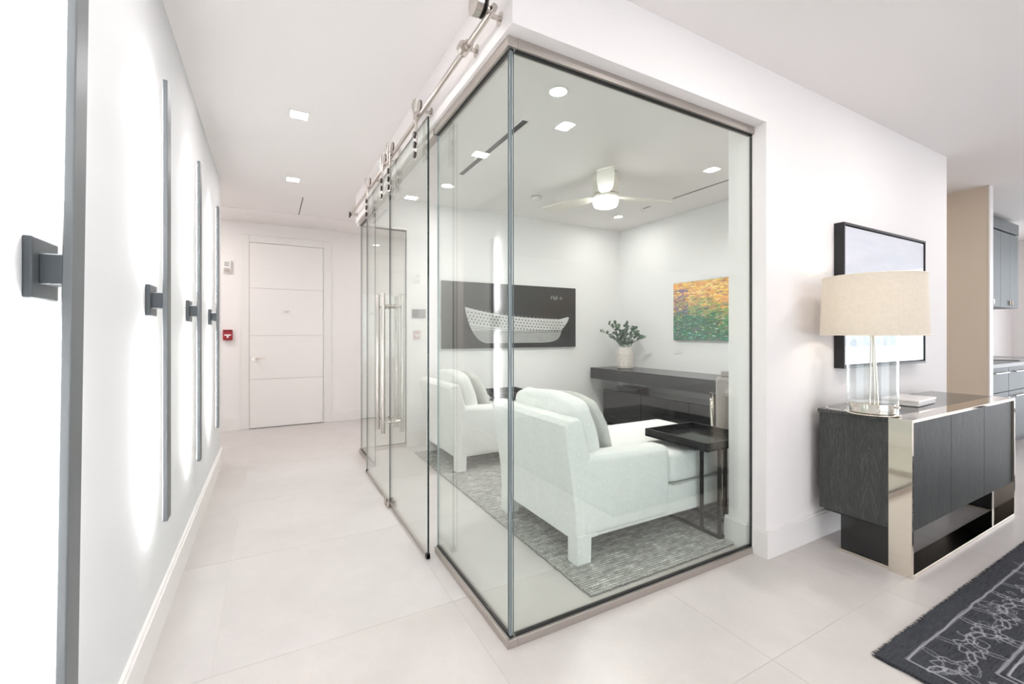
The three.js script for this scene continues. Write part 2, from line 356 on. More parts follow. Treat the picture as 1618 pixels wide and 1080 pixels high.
// ---------------------------------------------------------------- glass walls
function paneX(parent, name, x, y0, y1, z0, z1, t = .01, edge = M.glassEdge) {      // sheet across x
  const g = new THREE.BoxGeometry(t, y1 - y0, z1 - z0).translate(x, (y0 + y1) / 2, (z0 + z1) / 2);
  return part(name, g, [M.glass, M.glass, edge, edge, edge, edge], parent);
}
function paneZ(parent, name, z, y0, y1, x0, x1, t = .01, edge = M.glassEdge) {
  const g = new THREE.BoxGeometry(x1 - x0, y1 - y0, t).translate((x0 + x1) / 2, (y0 + y1) / 2, z);
  return part(name, g, [edge, edge, edge, edge, M.glass, M.glass], parent);
}
const GB = .036, GT = 2.30;
{ // hall side, near the corner
  const g = thing('glass_partition', 'fixed glass panel on the hall side at the near corner', 'glass wall', [XG, 0, -1.9], 0, 'fixed glass wall panels');
  const z0 = -2.315 + 1.9, z1 = ZG + 1.9 - .012;
  paneX(g, 'glass_pane', 0, GB, GT, z0, z1, .01, M.glassEdgePale);
  part('floor_channel', rbox(-.022, .022, 0, .032, z0, z1 + .033, .002), M.channel, g, 'brushed metal floor channel');
  part('head_channel', rbox(-.022, .022, 2.296, 2.335, z0, z1 + .033, .002), M.channel, g, 'brushed metal head channel');
  part('gasket', merge([box(-.008, .008, .032, .037, z0, z1 + .02), box(-.008, .008, 2.291, 2.296, z0, z1 + .02)]), M.gasket, g, 'black gasket');
}
{ // front, right of the corner
  const g = thing('glass_partition', 'wide fixed glass panel between the glass corner and white wall', 'glass wall', [1.57, 0, ZG], 0, 'fixed glass wall panels');
  const x0 = XG - 1.57 + .012, x1 = 2.33 - 1.57;
  paneZ(g, 'glass_pane', 0, GB, GT, x0, x1, .01, M.glassEdgePale);
  part('floor_channel', rbox(x0 + .01, x1, 0, .032, -.022, .022, .002), M.channel, g, 'brushed metal floor channel');
  part('head_channel', rbox(x0 + .01, x1, 2.296, 2.335, -.022, .022, .002), M.channel, g, 'brushed metal head channel');
  part('gasket', merge([box(x0 + .008, x1, .032, .037, -.008, .008), box(x0 + .008, x1, 2.291, 2.296, -.008, .008), box(x1 - .006, x1, .04, 2.286, -.006, .006)]), M.gasket, g, 'black gasket');
}
solo('glass_corner_joint', rbox(-.005, .005, .036, 2.3, -.005, .005, .002), phy({ color: 0x747f82, roughness: .2, clearcoat: .6 }), 'slim vertical joint where the two glass panels meet', 'joint', [XG, 0, ZG]);
{ // hall side, far end
  const g = thing('glass_partition', 'narrow fixed glass panel on the hall side beyond the sliding doors', 'glass wall', [XG, 0, -4.3], 0, 'fixed glass wall panels');
  const z0 = ZT + 4.3 - .02, z1 = -3.97 + 4.3;
  paneX(g, 'glass_pane', 0, GB, GT, z0, z1);
  part('floor_channel', rbox(-.022, .022, 0, .032, z0, z1 - .1, .002), M.channel, g, 'brushed metal floor channel');
  part('head_channel', rbox(-.022, .022, 2.296, 2.335, z0, z1 + 1.64, .002), M.channel, g, 'brushed metal head channel');
  part('gasket', merge([box(-.008, .008, .032, .037, z0, z1 - .1), box(-.008, .008, 2.291, 2.296, z0, z1)]), M.gasket, g, 'black gasket');
}
{ // return pane toward the far hall
  const g = thing('glass_partition', 'glass sidelight in the office back wall facing the exit door', 'glass wall', [1.05, 0, ZT - .03], 0, 'fixed glass wall panels');
  paneZ(g, 'glass_pane', 0, GB, GT - .005, -.225, .222);
  part('floor_channel', rbox(-.21, .224, 0, .032, -.022, .022, .002), M.channel, g, 'metal floor channel');
  part('gasket', merge([box(-.22, .224, .032, .038, -.012, .012), box(-.22, .224, 2.288, 2.298, -.012, .012), box(.218, .224, .038, 2.288, -.008, .008)]), M.gasket, g, 'black gasket');
}
// ---------------------------------------------------------------- sliding doors and their rail
const XD = .737, RY = 2.41, XRAIL = .728;
const strapHole = new THREE.CylinderGeometry(.018, .018, .012, 20).rotateZ(Math.PI / 2);
function hanger(parent, z) {
  const h = part('hanger', rbox(-.004, .004, 2.16, 2.43, -.016, .016, .003), M.steel, parent, 'polished roller hanger');
  h.position.set(-.0285, 0, z);
  for (const y of [2.19, 2.245, 2.30]) part('clamp_bolt', strapHole.clone().translate(-.008, y, 0), M.steelDark, h, 'dark clamp bolt');
  part('roller', new THREE.CylinderGeometry(.036, .036, .012, 28).rotateZ(Math.PI / 2).translate(.0195, RY + .05, 0), M.steel, h);
  part('roller_tread', new THREE.CylinderGeometry(.0375, .0375, .005, 28).rotateZ(Math.PI / 2).translate(.0195, RY + .05, 0), M.steelDark, h);
  part('spoke', merge([rod([-.012, RY + .0, .0], [-.012, RY + .075, .03], .0045, 8), rod([-.012, RY, 0], [-.012, RY + .075, -.03], .0045, 8), rod([-.012, RY - .03, 0], [-.012, RY + .08, 0], .005, 8)]), M.steel, h, 'forked steel arm');
}
function slidingDoor(label, z0, z1, hz, handleZ, lead) {
  const d = thing('sliding_door', label, 'sliding door', [XD, 0, 0], 0, 'frameless glass sliding doors');
  paneX(d, 'glass_pane', 0, .02, 2.355, z0, z1);
  part('bottom_seal', merge([box(-.007, .007, .006, .022, z0, z1)]), M.channel, d, 'metal bottom edge strip');
  part('end_cap', box(-.01, .01, .004, .03, lead, lead + .02), M.gasket, d, 'black end cap');
  for (const z of hz) hanger(d, z);
  for (const s of [-1, 1]) {
    const h = part('pull_handle', rod([s * .066, .525, handleZ], [s * .066, 1.475, handleZ], .0135, 20), M.steel, d, 'long brushed steel bar handle');
    for (const y of [.6, 1.39]) {
      part('standoff', rod([s * .005, y, handleZ], [s * .066, y, handleZ], .008, 14), M.steel, h);
      part('collar', rod([s * .005, y, handleZ], [s * .016, y, handleZ], .014, 16), M.steel, h);
    }
  }
}
slidingDoor('nearer glass sliding door with steel bar handles', -3.098, -2.255, [-2.385, -3.0], -3.02, -2.275);
slidingDoor('farther glass sliding door with steel bar handles', -3.93, -3.104, [-3.215, -3.77], -3.18, -3.93);
{
  const r = thing('door_rail', 'round steel sliding door rail under the hall ceiling', 'door rail', [XRAIL, RY, 0]);
  part('rail', new THREE.CylinderGeometry(.0125, .0125, 3.25, 20).rotateX(Math.PI / 2).translate(0, 0, -3.075), M.steel, r);
  for (const z of [-1.5, -1.72, -2.32, -3.1, -3.55, -4.66]) {
    part('standoff', rod([0, 0, z], [.053, 0, z], .009, 16), M.steel, r);
    part('flange', rod([.045, 0, z], [.053, 0, z], .026, 24), M.steel, r, 'round wall flange');
  }
  part('end_stop', merge([rod([-.012, 0, -1.71], [-.012, 0, -1.74], .024, 20), rod([0, 0, -1.69], [0, 0, -1.76], .02, 20)]), M.steel, r, 'round end stop');
  const disc = part('end_disc', rod([-.075, .01, -1.475], [-.05, .01, -1.475], .048, 32), M.steel, r, 'large round end roller');
  part('tread', merge([rod([-.05, .01, -1.475], [-.044, .01, -1.475], .044, 32), rod([-.038, .01, -1.475], [-.032, .01, -1.475], .046, 32)]), M.steelDark, disc);
  part('axle', rod([-.05, .006, -1.475], [0, 0, -1.475], .012, 14), M.steel, disc);
  part('far_stop', rod([-.022, 0, -4.7], [-.012, 0, -4.7], .03, 20), M.steelDark, r, 'dark end disc');
  part('far_axle', rod([-.015, 0, -4.7], [.0, 0, -4.69], .01, 12), M.steel, r);
}
{
  const g = thing('floor_guide', 'small steel floor guide under the sliding door meeting edge', 'door guide', [XD, 0, -3.1]);
  part('base', rbox(-.03, .03, 0, .006, -.06, .06, .002), M.steel, g);
  for (const s of [-1, 1]) for (const z of [-.035, .035]) part('roller', new THREE.CylinderGeometry(.013, .013, .034, 16).translate(s * .021, .022, z), M.steel, g);
}
// ---------------------------------------------------------------- office: rug, chaises, tables
{ // flat woven wool rug: base slab with ribs running across
  const rugTex = dataTex(512, (x, y, i) => {
    const row = Math.floor(y / 16), sh = (row * 197) % 512, k = nD[((x + sh) % 512) + ((row * 61) % 512) * 512], f = nC[((x * 2 + sh) % 512) + ((row * 31) % 512) * 512];
    const q = y % 16, edge = q < 3 ? -62 : q < 5 ? -20 : 0;
    const v = 176 + edge + (k - .5) * 70 + (f - .5) * 64 + (nC[i] - .5) * 30;
    return [cl(v), cl(v - 1), cl(v - 6)];
  });
  rugTex.repeat.set(2.2, 1.9);
  const rugBump = dataTex(512, (x, y, i) => { const v = 90 + 100 * Math.sin((y % 16) / 16 * Math.PI) + (nC[i] - .5) * 90; return [cl(v), cl(v), cl(v)]; }, false);
  rugBump.repeat.set(2.2, 1.9);
  const m = std({ map: rugTex, roughness: 1, bumpMap: rugBump, bumpScale: .004 });
  const r = thing('woven_rug', 'grey ribbed woven wool rug under the white chaises', 'rug', [2.4, 0, -2.95]);
  part('rug_body', rbox(-1.12, 1.25, 0, .014, -1.38, 1.375, .006, 2), m, r);
  const hem = [];
  reseed(5);
  for (let k = 0; k < 150; k++) { const z = -1.375 + k * .0184; hem.push(uvm(new THREE.SphereGeometry(.0085, 6, 4).scale(1.0, .75, 1.2).translate(-1.118 + rr(-.003, .003), .0075, z))); }
  for (let k = 0; k < 128; k++) { const x = -1.115 + k * .0185; hem.push(uvm(new THREE.SphereGeometry(.0085, 6, 4).scale(1.2, .75, 1).translate(x, .0075, 1.373 + rr(-.003, .003)))); }
  part('bound_edge', merge(hem), m, r, 'knobbly bound edge').userData.kind = 'stuff';
}
const RUGT = .0145;
function chaise(label, x, z) {
  const W = .85, h = W / 2, y0 = .122;
  const t = thing('chaise_chair', label, 'armchair', [x, RUGT, z], 0, 'white upholstered chaise chairs');
  part('base', rbox(.03, 1.45, y0, .30, -h + .007, h - .007, .018, 3), M.fabric, t);
  part('seat_back', uvm(prism([[.0, y0], [.14, y0], [.115, .45], [.03, .738], [.01, .752], [-.055, .744], [-.075, .72], [-.04, .5], [-.01, .3]], -h + .004, h - .004, .016)), M.fabric, t);
  for (const s of [-1, 1]) {
    const g = new RoundedBoxGeometry(.66, .425, .15, 5, .045);
    const p = g.attributes.position;
    for (let i = 0; i < p.count; i++) { if (p.getY(i) > .1) p.setY(i, p.getY(i) - .012 * (p.getX(i) / .33)); }
    part('arm', uvm(toCreasedNormals(g, 1.2).translate(.35, y0 + .2125, s * (h - .075))), M.fabric, t);
    part('leg', uvm(prism([[0, 0], [.088, 0], [.092, y0 + .03], [0, y0 + .03]], s > 0 ? h - .09 : -h + .002, s > 0 ? h - .002 : -h + .09, .006)), M.fabric, t);
    part('leg', uvm(prism([[1.36, 0], [1.445, 0], [1.45, y0 + .03], [1.36, y0 + .03]], s > 0 ? h - .09 : -h + .002, s > 0 ? h - .002 : -h + .09, .006)), M.fabric, t);
  }
  // T-shaped seat cushion
  const sh = new THREE.Shape(), a = h - .16, b = h - .012, x0 = .2, x1 = .685, x2 = 1.47, r = .05;
  sh.moveTo(x0, -a); sh.lineTo(x1, -a); sh.lineTo(x1, -b + r); sh.quadraticCurveTo(x1, -b, x1 + r, -b); sh.lineTo(x2 - r, -b); sh.quadraticCurveTo(x2, -b, x2, -b + r); sh.lineTo(x2, b - r); sh.quadraticCurveTo(x2, b, x2 - r, b); sh.lineTo(x1 + r, b); sh.quadraticCurveTo(x1, b, x1, b - r); sh.lineTo(x1, a); sh.lineTo(x0, a); sh.closePath();
  const cg = new THREE.ExtrudeGeometry(sh, { depth: .11, bevelEnabled: true, bevelSize: .03, bevelThickness: .034, bevelOffset: -.03, bevelSegments: 5, curveSegments: 8 }).rotateX(Math.PI / 2).translate(0, .302 + .144, 0);
  part('seat_cushion', uvm(toCreasedNormals(cg, 1.0)), M.fabric, t);
  for (const s of [1, -1]) part('seam', tube([[.69, .304, s * (h - .006)], [1.1, .303, s * (h - .003)], [1.46, .304, s * (h - .01)]], .005, 20, 6), M.pillow, t, 'piped seam under the cushion');
  const bc = part('back_cushion', cushion(.66, .42, .15, .06, .03, .007), M.fabric, t, 'plump loose back cushion');
  bc.rotation.set(0, Math.PI / 2, 0); bc.position.set(.15, .625, 0); bc.rotation.order = 'YXZ'; bc.rotation.x = -.3;
  const p = thing('throw_pillow', label.includes('nearer') ? 'pale grey square pillow on the nearer chaise' : 'pale grey square pillow on the farther chaise', 'pillow', [x + .325, RUGT + .452, z - .02], 0, 'pale grey pillows on the chaises');
  const pg = part('cover', cushion(.5, .36, .09, .04, .05, .006), M.pillow, p);
  pg.rotation.order = 'YXZ'; pg.rotation.y = Math.PI / 2; pg.rotation.x = -.42; pg.position.set(0, .185, 0);
  return t;
}
chaise('nearer white upholstered chaise chair behind the glass corner', 1.37, -2.213);
chaise('farther white upholstered chaise chair near the ship print', 1.395, -3.92);
function cTable(label, x, z, turn) {
  const t = thing('side_table', label, 'side table', [x, RUGT, z], turn, 'black tray side tables');
  const H = .565, a = .225, b = .235;
  part('tray_bottom', rbox(-a, a, H - .045, H - .037, -b, b, .001), phy({ color: 0x2a2827, roughness: .18 }), t, 'glossy dark tray surface');
  part('tray_rim', merge([rbox(-a, a, H - .05, H, b - .012, b, .002), rbox(-a, a, H - .05, H, -b, -b + .012, .002), rbox(-a, -a + .012, H - .05, H, -b + .012, b - .012, .002), rbox(a - .012, a, H - .05, H, -b + .012, b - .012, .002)]), M.tableMetal, t);
  for (const [px, pz] of [[-.105, b - .01], [-.105, b - .13], [.115, b - .01], [.115, b - .13]]) part('post', rbox(px - .009, px + .009, .01, H - .045, pz - .009, pz + .009, .002), M.tableMetal, t);
  part('foot_frame', merge([rbox(-.115, -.095, 0, .016, -b + .02, b, .002), rbox(.105, .125, 0, .016, -b + .02, b, .002), rbox(-.095, .105, 0, .016, b - .02, b, .002), rbox(-.095, .105, 0, .016, -b + .02, -b + .04, .002)]), M.tableMetal, t);
}
cTable('black tray side table over the nearer chaise seat', 2.385, -1.868, 0);
cTable('black tray side table beside the farther chaise', 2.29, -4.255, Math.PI);

// ---------------------------------------------------------------- pictures
{ // wide black print of a ship hull
  const ship = canvasTex(1456, 608, (g, w, h) => {
    g.fillStyle = '#141414'; g.fillRect(0, 0, w, h);
    g.fillStyle = '#0c0c0c'; g.fillRect(0, h * .93, w, h * .07); g.fillRect(w * .84, h * .72, w * .08, h * .16);
    const hull = () => { g.beginPath(); g.moveTo(w * .15, h * .38); g.bezierCurveTo(w * .3, h * .47, w * .5, h * .53, w * .86, h * .54); g.lineTo(w * .925, h * .5); g.lineTo(w * .94, h * .5); g.bezierCurveTo(w * .93, h * .62, w * .885, h * .66, w * .87, h * .76); g.bezierCurveTo(w * .86, h * .88, w * .82, h * .92, w * .7, h * .92); g.lineTo(w * .3, h * .92); g.bezierCurveTo(w * .22, h * .9, w * .17, h * .66, w * .15, h * .38); g.closePath(); };
    g.save(); hull(); g.clip();
    g.fillStyle = '#c9c9c7'; g.fillRect(0, 0, w, h);
    g.fillStyle = '#9c9c9a'; g.beginPath(); g.moveTo(0, h * .7); g.bezierCurveTo(w * .3, h * .75, w * .6, h * .75, w, h * .7); g.lineTo(w, h); g.lineTo(0, h); g.closePath(); g.fill();
    reseed(31);
    for (let k = 0; k < 1400; k++) { const x = rr(.1, .95) * w, y = rr(.4, .95) * h; g.strokeStyle = rnd() < .5 ? 'rgba(235,235,233,.22)' : 'rgba(90,90,90,.22)'; g.lineWidth = rr(.6, 2); g.beginPath(); g.moveTo(x, y); g.lineTo(x + rr(20, 110), y + rr(-2, 3)); g.stroke(); }
    for (let r = 0; r < 4; r++) for (let k = 0; k < 30; k++) {
      const u = .17 + k * .0245 + (r % 2) * .012, base = .40 + (u - .15) * .36 - (u - .15) * (u - .15) * .22;
      g.fillStyle = '#1a1a1a'; g.beginPath(); g.ellipse(u * w, (base + .045 + r * .048) * h, 6.5, 6.5, 0, 0, 7); g.fill();
    }
    g.strokeStyle = '#6d6d6c'; g.lineWidth = 4;
    for (const d of [.25, .28]) { g.beginPath(); g.moveTo(w * .16, h * (.40 + d)); g.bezierCurveTo(w * .35, h * (.47 + d), w * .6, h * (.5 + d), w * .9, h * (.46 + d)); g.stroke(); }
    for (let k = 0; k < 7; k++) { g.beginPath(); g.moveTo(w * (.8 + k * .01), h * .56); g.lineTo(w * (.79 + k * .01), h * .9); g.lineWidth = 1; g.stroke(); }
    g.restore();
    g.strokeStyle = '#e2e2e0'; g.lineWidth = 3; hull(); g.stroke();
    g.strokeStyle = '#d8d8d6'; g.lineWidth = 3;
    for (let k = 0; k < 22; k++) { const u = .2 + k * .03, b2 = .40 + (u - .15) * .36 - (u - .15) * (u - .15) * .22; g.beginPath(); g.moveTo(u * w, b2 * h); g.lineTo(u * w, (b2 - .03) * h); g.stroke(); }
    g.fillStyle = '#c4c4c4'; g.font = 'italic 46px serif'; g.fillText('Fuji', w * .785, h * .2); g.fillText('o', w * .86, h * .2);
  });
  const t = thing('ship_print', 'wide black and white print of a ship hull', 'wall art', [2.56, 1.033, ZT + .012]);
  part('panel', rbox(-.91, .91, 0, .753, 0, .03, .002), M.frameBlack, t);
  part('print', new THREE.PlaneGeometry(1.816, .75).translate(0, .3765, .0305), phy({ map: ship, roughness: .35, clearcoat: .4, clearcoatRoughness: .03 }), t, 'glossy black print of a pale studded ship hull');
}
{ // textured abstract painting
  const paint = canvasTex(1024, 720, (g, w, h) => {
    reseed(77);
    const top = [[244, 196, 96], [250, 214, 120], [240, 168, 76], [232, 146, 84], [250, 226, 160], [238, 182, 110], [214, 150, 110]];
    const mid = [[150, 170, 90], [120, 160, 90], [190, 180, 110], [176, 150, 96], [140, 140, 110], [96, 140, 80]];
    const low = [[8, 104, 70], [12, 124, 80], [20, 92, 70], [60, 100, 90], [6, 90, 60], [96, 110, 96], [24, 136, 92]];
    g.fillStyle = 'rgb(200,170,110)'; g.fillRect(0, 0, w, h);
    const stroke = (x, y, c, s, al) => { g.save(); g.translate(x, y); g.rotate(rr(-.35, .25)); g.fillStyle = `rgba(${c[0] + rr(-14, 14) | 0},${c[1] + rr(-14, 14) | 0},${c[2] + rr(-14, 14) | 0},${al})`; g.beginPath(); g.ellipse(0, 0, s * rr(1.4, 3.4), s * rr(.4, .8), 0, 0, 7); g.fill(); g.restore(); };
    for (let k = 0; k < 5200; k++) {
      const x = rnd() * w, y = rnd() * h, v = y / h + rr(-.13, .13) + .12 * Math.sin(x / w * 4 + .5);
      const set = v < .46 ? top : v < .66 ? mid : low;
      stroke(x, y, set[Math.floor(rnd() * set.length)], rr(5, 17), .85);
    }
    for (let k = 0; k < 150; k++) { const y = rnd() * h * .55; stroke(rnd() * w, y, [120, 84, 70], rr(4, 9), .7); }
    for (let k = 0; k < 170; k++) stroke(rnd() * w * .2, h * (.1 + .45 * rnd()), rnd() < .5 ? [92, 88, 150] : [150, 110, 110], rr(4, 12), .8);
    for (let k = 0; k < 420; k++) stroke(rnd() * w, h * (.55 + .45 * rnd()), rnd() < .5 ? [206, 214, 196] : [150, 110, 120], rr(2, 6), .8);
    for (let k = 0; k < 26; k++) stroke(w * rr(.1, .95), h * rr(.72, .98), [196, 226, 216], rr(4, 9), .9);
  });
  const t = thing('abstract_painting', 'colourful abstract painting, orange above green, over the desk', 'painting', [XR - .012, 1.126, -3.13], -Math.PI / 2);
  part('canvas', rbox(-.515, .515, 0, .67, 0, .03, .003), std({ color: 0x24302c, roughness: .8 }), t);
  const bump = tileNoise(256, 40, 66), bt = dataTex(256, (x, y, i) => [bump[i] * 255, bump[i] * 255, bump[i] * 255], false);
  part('painted_face', new THREE.PlaneGeometry(1.026, .666).translate(0, .335, .0308), std({ map: paint, roughness: .45, bumpMap: bt, bumpScale: .004 }), t, 'thick dabs of orange, yellow and green paint');
}
{ // framed pale landscape above the sideboard
  const pic = canvasTex(1024, 720, (g, w, h) => {
    reseed(17);
    g.fillStyle = '#d3d5de'; g.fillRect(0, 0, w, h);
    for (let k = 0; k < 260; k++) { g.fillStyle = rnd() < .5 ? 'rgba(222,224,230,.10)' : 'rgba(196,204,218,.10)'; g.beginPath(); g.ellipse(rnd() * w, rnd() * h * .75, rr(60, 260), rr(10, 40), 0, 0, 7); g.fill(); }
    g.fillStyle = '#a9b6c4'; g.beginPath(); g.moveTo(0, h * .83); for (let x = 0; x <= w; x += 16) g.lineTo(x, h * (.80 + .02 * Math.sin(x * .021) + rr(-.012, .012))); g.lineTo(w, h * .88); g.lineTo(0, h * .88); g.fill();
    for (let k = 0; k < 220; k++) { g.strokeStyle = rnd() < .6 ? 'rgba(90,108,128,.5)' : 'rgba(238,243,248,.7)'; g.lineWidth = rr(1, 3); const x = rnd() * w, y = h * rr(.79, .87); g.beginPath(); g.moveTo(x, y); g.lineTo(x + rr(-26, 26), y + rr(4, 16)); g.stroke(); }
    g.fillStyle = '#e3eaf0'; g.fillRect(0, h * .87, w, h * .13);
    for (let k = 0; k < 60; k++) { g.strokeStyle = 'rgba(176,196,212,.4)'; g.lineWidth = rr(1, 3); const y = h * rr(.88, 1); g.beginPath(); g.moveTo(rnd() * w, y); g.lineTo(rnd() * w, y + rr(-3, 3)); g.stroke(); }
  });
  const t = thing('framed_picture', 'black framed pale icy landscape behind the table lamp', 'picture', [3.61, .99, ZW]);
  const a = .585, H = .885;
  part('frame', merge([rbox(-a, -a + .014, 0, H, 0, .056, .002), rbox(a - .014, a, 0, H, 0, .056, .002), rbox(-a + .014, a - .014, 0, .014, 0, .056, .002), rbox(-a + .014, a - .014, H - .014, H, 0, .056, .002)]), M.frameBlack, t);
  part('backing', box(-a + .014, a - .014, .014, H - .014, 0, .04), M.frameBlack, t);
  part('print', rbox(-a + .022, a - .022, .022, H - .022, .04, .05, .001), M.white, t);
  part('image', new THREE.PlaneGeometry(2 * a - .046, H - .046).translate(0, H / 2, .0505), phy({ map: pic, roughness: .3, clearcoat: .5 }), t, 'pale misty sky over distant ice');
}
{ // thermostat and switch on the office back wall
  const t = thing('wall_control_panel', 'dark glass control panel on office wall beside sidelight', 'control panel', [1.40, 1.37, ZT]);
  part('body', rbox(-.075, .075, 0, .095, 0, .018, .003), M.grey, t);
  part('screen', rbox(-.07, -.005, .01, .085, .017, .02, .001), M.darkGrey, t, 'dark grey screen');
  const s = thing('light_switch', 'white rocker light switch below the control panel', 'light switch', [1.40, 1.12, ZT]);
  part('plate', rbox(-.06, .06, 0, .12, 0, .007, .002), M.white, s);
  part('rocker', rbox(-.018, .018, .028, .092, .006, .012, .002), M.trim, s);
  const o = thing('wall_outlet', 'white double outlet plate on wall above the desk', 'outlet', [XR, .96, -3.6], -Math.PI / 2);
  part('plate', rbox(-.06, .06, 0, .075, 0, .006, .002), M.white, o);
  for (const x of [-.028, .028]) part('socket', rbox(x - .016, x + .016, .018, .057, .005, .009, .002), M.trim, o);
}
// ---------------------------------------------------------------- desk side of the office
{
  const d = thing('floating_desk', 'thick black floating desk top along the office wall', 'desk', [3.965, .62, -3.1]);
  part('desk_top', rbox(-.285, .284, 0, .14, -1.44, 1.3, .004), phy({ color: 0x0c0c0d, roughness: .22 }), d);
  part('wall_cleat', box(.2, .284, -.03, .002, -1.4, 1.25), M.blackSatin, d);
  const c = thing('low_cabinet', 'low glossy black cabinet under the floating desk', 'cabinet', [4.05, 0, -3.1]);
  part('carcass', rbox(-.155, .199, .04, .47, -1.42, 1.3, .003), M.blackGloss, c);
  part('plinth', box(-.12, .19, 0, .04, -1.4, 1.28), M.blackSatin, c);
  for (let k = 0; k < 4; k++) { const z = -1.418 + k * .68; part('door', rbox(-.172, -.155, .045, .465, z + .002, z + .676, .002), M.blackGloss, c); }
  const b = thing('media_box', 'flat black box standing on the low black cabinet', 'media box', [4.02, .47, -4.12]);
  part('case', rbox(-.11, .11, .004, .062, -.17, .17, .004), M.blackSatin, b);
  for (const [fx, fz] of [[-.09, -.15], [.09, -.15], [-.09, .15], [.09, .15]]) part('foot', cyl(.01, .005, 12).translate(fx, .0025, fz), M.gasket, b);
}
{ // textured vase with eucalyptus
  const v = thing('potted_plant', 'white patterned vase with green eucalyptus on the desk', 'plant', [3.96, .76, -4.19]);
  part('vase', lathe([[0, 0], [.088, 0], [.099, .012], [.102, .08], [.1, .17], [.09, .235], [.08, .26], [.082, .27], [.075, .27], [.07, .25], [.085, .16], [.088, .03], [0, .02]], 48), std({ color: 0xe6ded6, roughness: .7 }), v, 'ribbed white ceramic vase');
  const ridge = [], dots = [];
  for (const y of [.05, .095, .14, .185, .225]) ridge.push(new THREE.TorusGeometry(y > .2 ? .0935 : .1005, .0035, 6, 48).rotateX(Math.PI / 2).translate(0, y, 0));
  for (let r = 0; r < 4; r++) for (let k = 0; k < 22; k++) { const a = (k + r * .5) / 22 * Math.PI * 2, y = [.028, .072, .117, .162][r]; dots.push(new THREE.ConeGeometry(.008, .022, 4).scale(1, 1, .5).rotateY(-a + Math.PI / 2).translate(Math.cos(a) * .1, y, Math.sin(a) * .1)); }
  part('raised_band', merge(ridge), std({ color: 0xf0e9e3, roughness: .7 }), v);
  part('raised_pattern', merge(dots), std({ color: 0xd9cdc3, roughness: .75 }), v, 'rows of raised triangles').userData.kind = 'stuff';
  const lm = [0x4f6a52, 0x5d7a60, 0x3f5a46, 0x748c74].map((c) => phy({ color: c, roughness: .7, transmission: .15, side: THREE.DoubleSide }));
  const leaf = new THREE.Shape(); leaf.moveTo(0, 0); leaf.bezierCurveTo(.018, .004, .022, .03, 0, .042); leaf.bezierCurveTo(-.022, .03, -.018, .004, 0, 0);
  const lg = new THREE.ExtrudeGeometry(leaf, { depth: .0012, bevelEnabled: false, curveSegments: 5 });
  reseed(404);
  const tips = [[-.1, .26, -.34], [.02, .40, -.22], [.03, .38, .0], [-.06, .34, -.1], [.05, .33, .12], [-.02, .25, .22], [.0, .16, .33], [-.12, .24, .05], [.09, .26, -.12], [-.1, .3, .14], [.06, .22, -.26], [.1, .2, .16], [-.04, .4, -.28], [-.13, .18, -.16]];
  for (const [tx, ty, tz] of tips) {
    const pts = [[tx * .08, .2, tz * .08], [tx * .3, .27 + ty * .2, tz * .3], [tx * .7, .27 + ty * .62, tz * .7], [tx, .27 + ty * .75, tz]];
    const c = new THREE.CatmullRomCurve3(pts.map((p) => new THREE.Vector3(...p)));
    const st = part('stem', new THREE.TubeGeometry(c, 10, .0028, 5), lm[2], v);
    for (let k = 0; k < 11; k++) {
      const t = .3 + k * .069, p = c.getPoint(Math.min(t, 1));
      const m = part('leaf', lg, lm[Math.floor(rnd() * 4)], st);
      m.position.copy(p); m.rotation.set(rr(-1.3, .9), rnd() * 6.28, rr(-1, 1)); m.scale.setScalar(rr(.9, 1.5));
    }
  }
}
{ // desk chair
  const c = thing('desk_chair', 'grey upholstered desk chair with chrome arms at the desk', 'chair', [3.20, RUGT, -2.04], -1.0);
  const gm = std({ map: M.fabric.map, bumpMap: M.fabric.bumpMap, bumpScale: .0012, color: 0xb2aba8, roughness: .95 });
  // local: faces -z
  part('seat', rbox(-.24, .24, .41, .49, -.42, .02, .03, 4), gm, c);
  const b = part('backrest', rbox(-.235, .235, .44, .87, -.035, .035, .028, 4), gm, c); b.rotation.x = .14; b.position.z = .02;
  part('head_tab', rbox(-.2, -.02, .865, .905, .12, .15, .01), gm, c);
  for (const s of [-1, 1]) {
    part('arm_loop', tube([[s * .262, .43, .0], [s * .275, .60, -.05], [s * .285, .665, -.17], [s * .285, .66, -.3], [s * .275, .56, -.37], [s * .262, .44, -.36]], .015, 40, 12), M.chrome, c, 'chrome arm loop');
    part('arm_pad', tube([[s * .288, .683, -.14], [s * .29, .684, -.22], [s * .288, .68, -.3]], .013, 12, 10), M.blackSatin, c, 'black arm pad');
    part('back_rail', rbox(s * .245 - .01, s * .245 + .01, .40, .72, -.005, .04, .006), M.blackSatin, c);
  }
  part('column', cyl(.028, .3, 20).translate(0, .26, -.2), M.chrome, c);
  for (let k = 0; k < 5; k++) {
    const a = k / 5 * Math.PI * 2 + .3, x = Math.cos(a) * .27, z = Math.sin(a) * .27 - .2;
    const l = part('foot_spoke', rod([0, .11, -.2], [x, .075, z], .015, 10), M.chrome, c);
    part('caster', new THREE.CylinderGeometry(.03, .03, .03, 16).rotateZ(Math.PI / 2).translate(x, .03, z), M.gasket, l);
  }
}
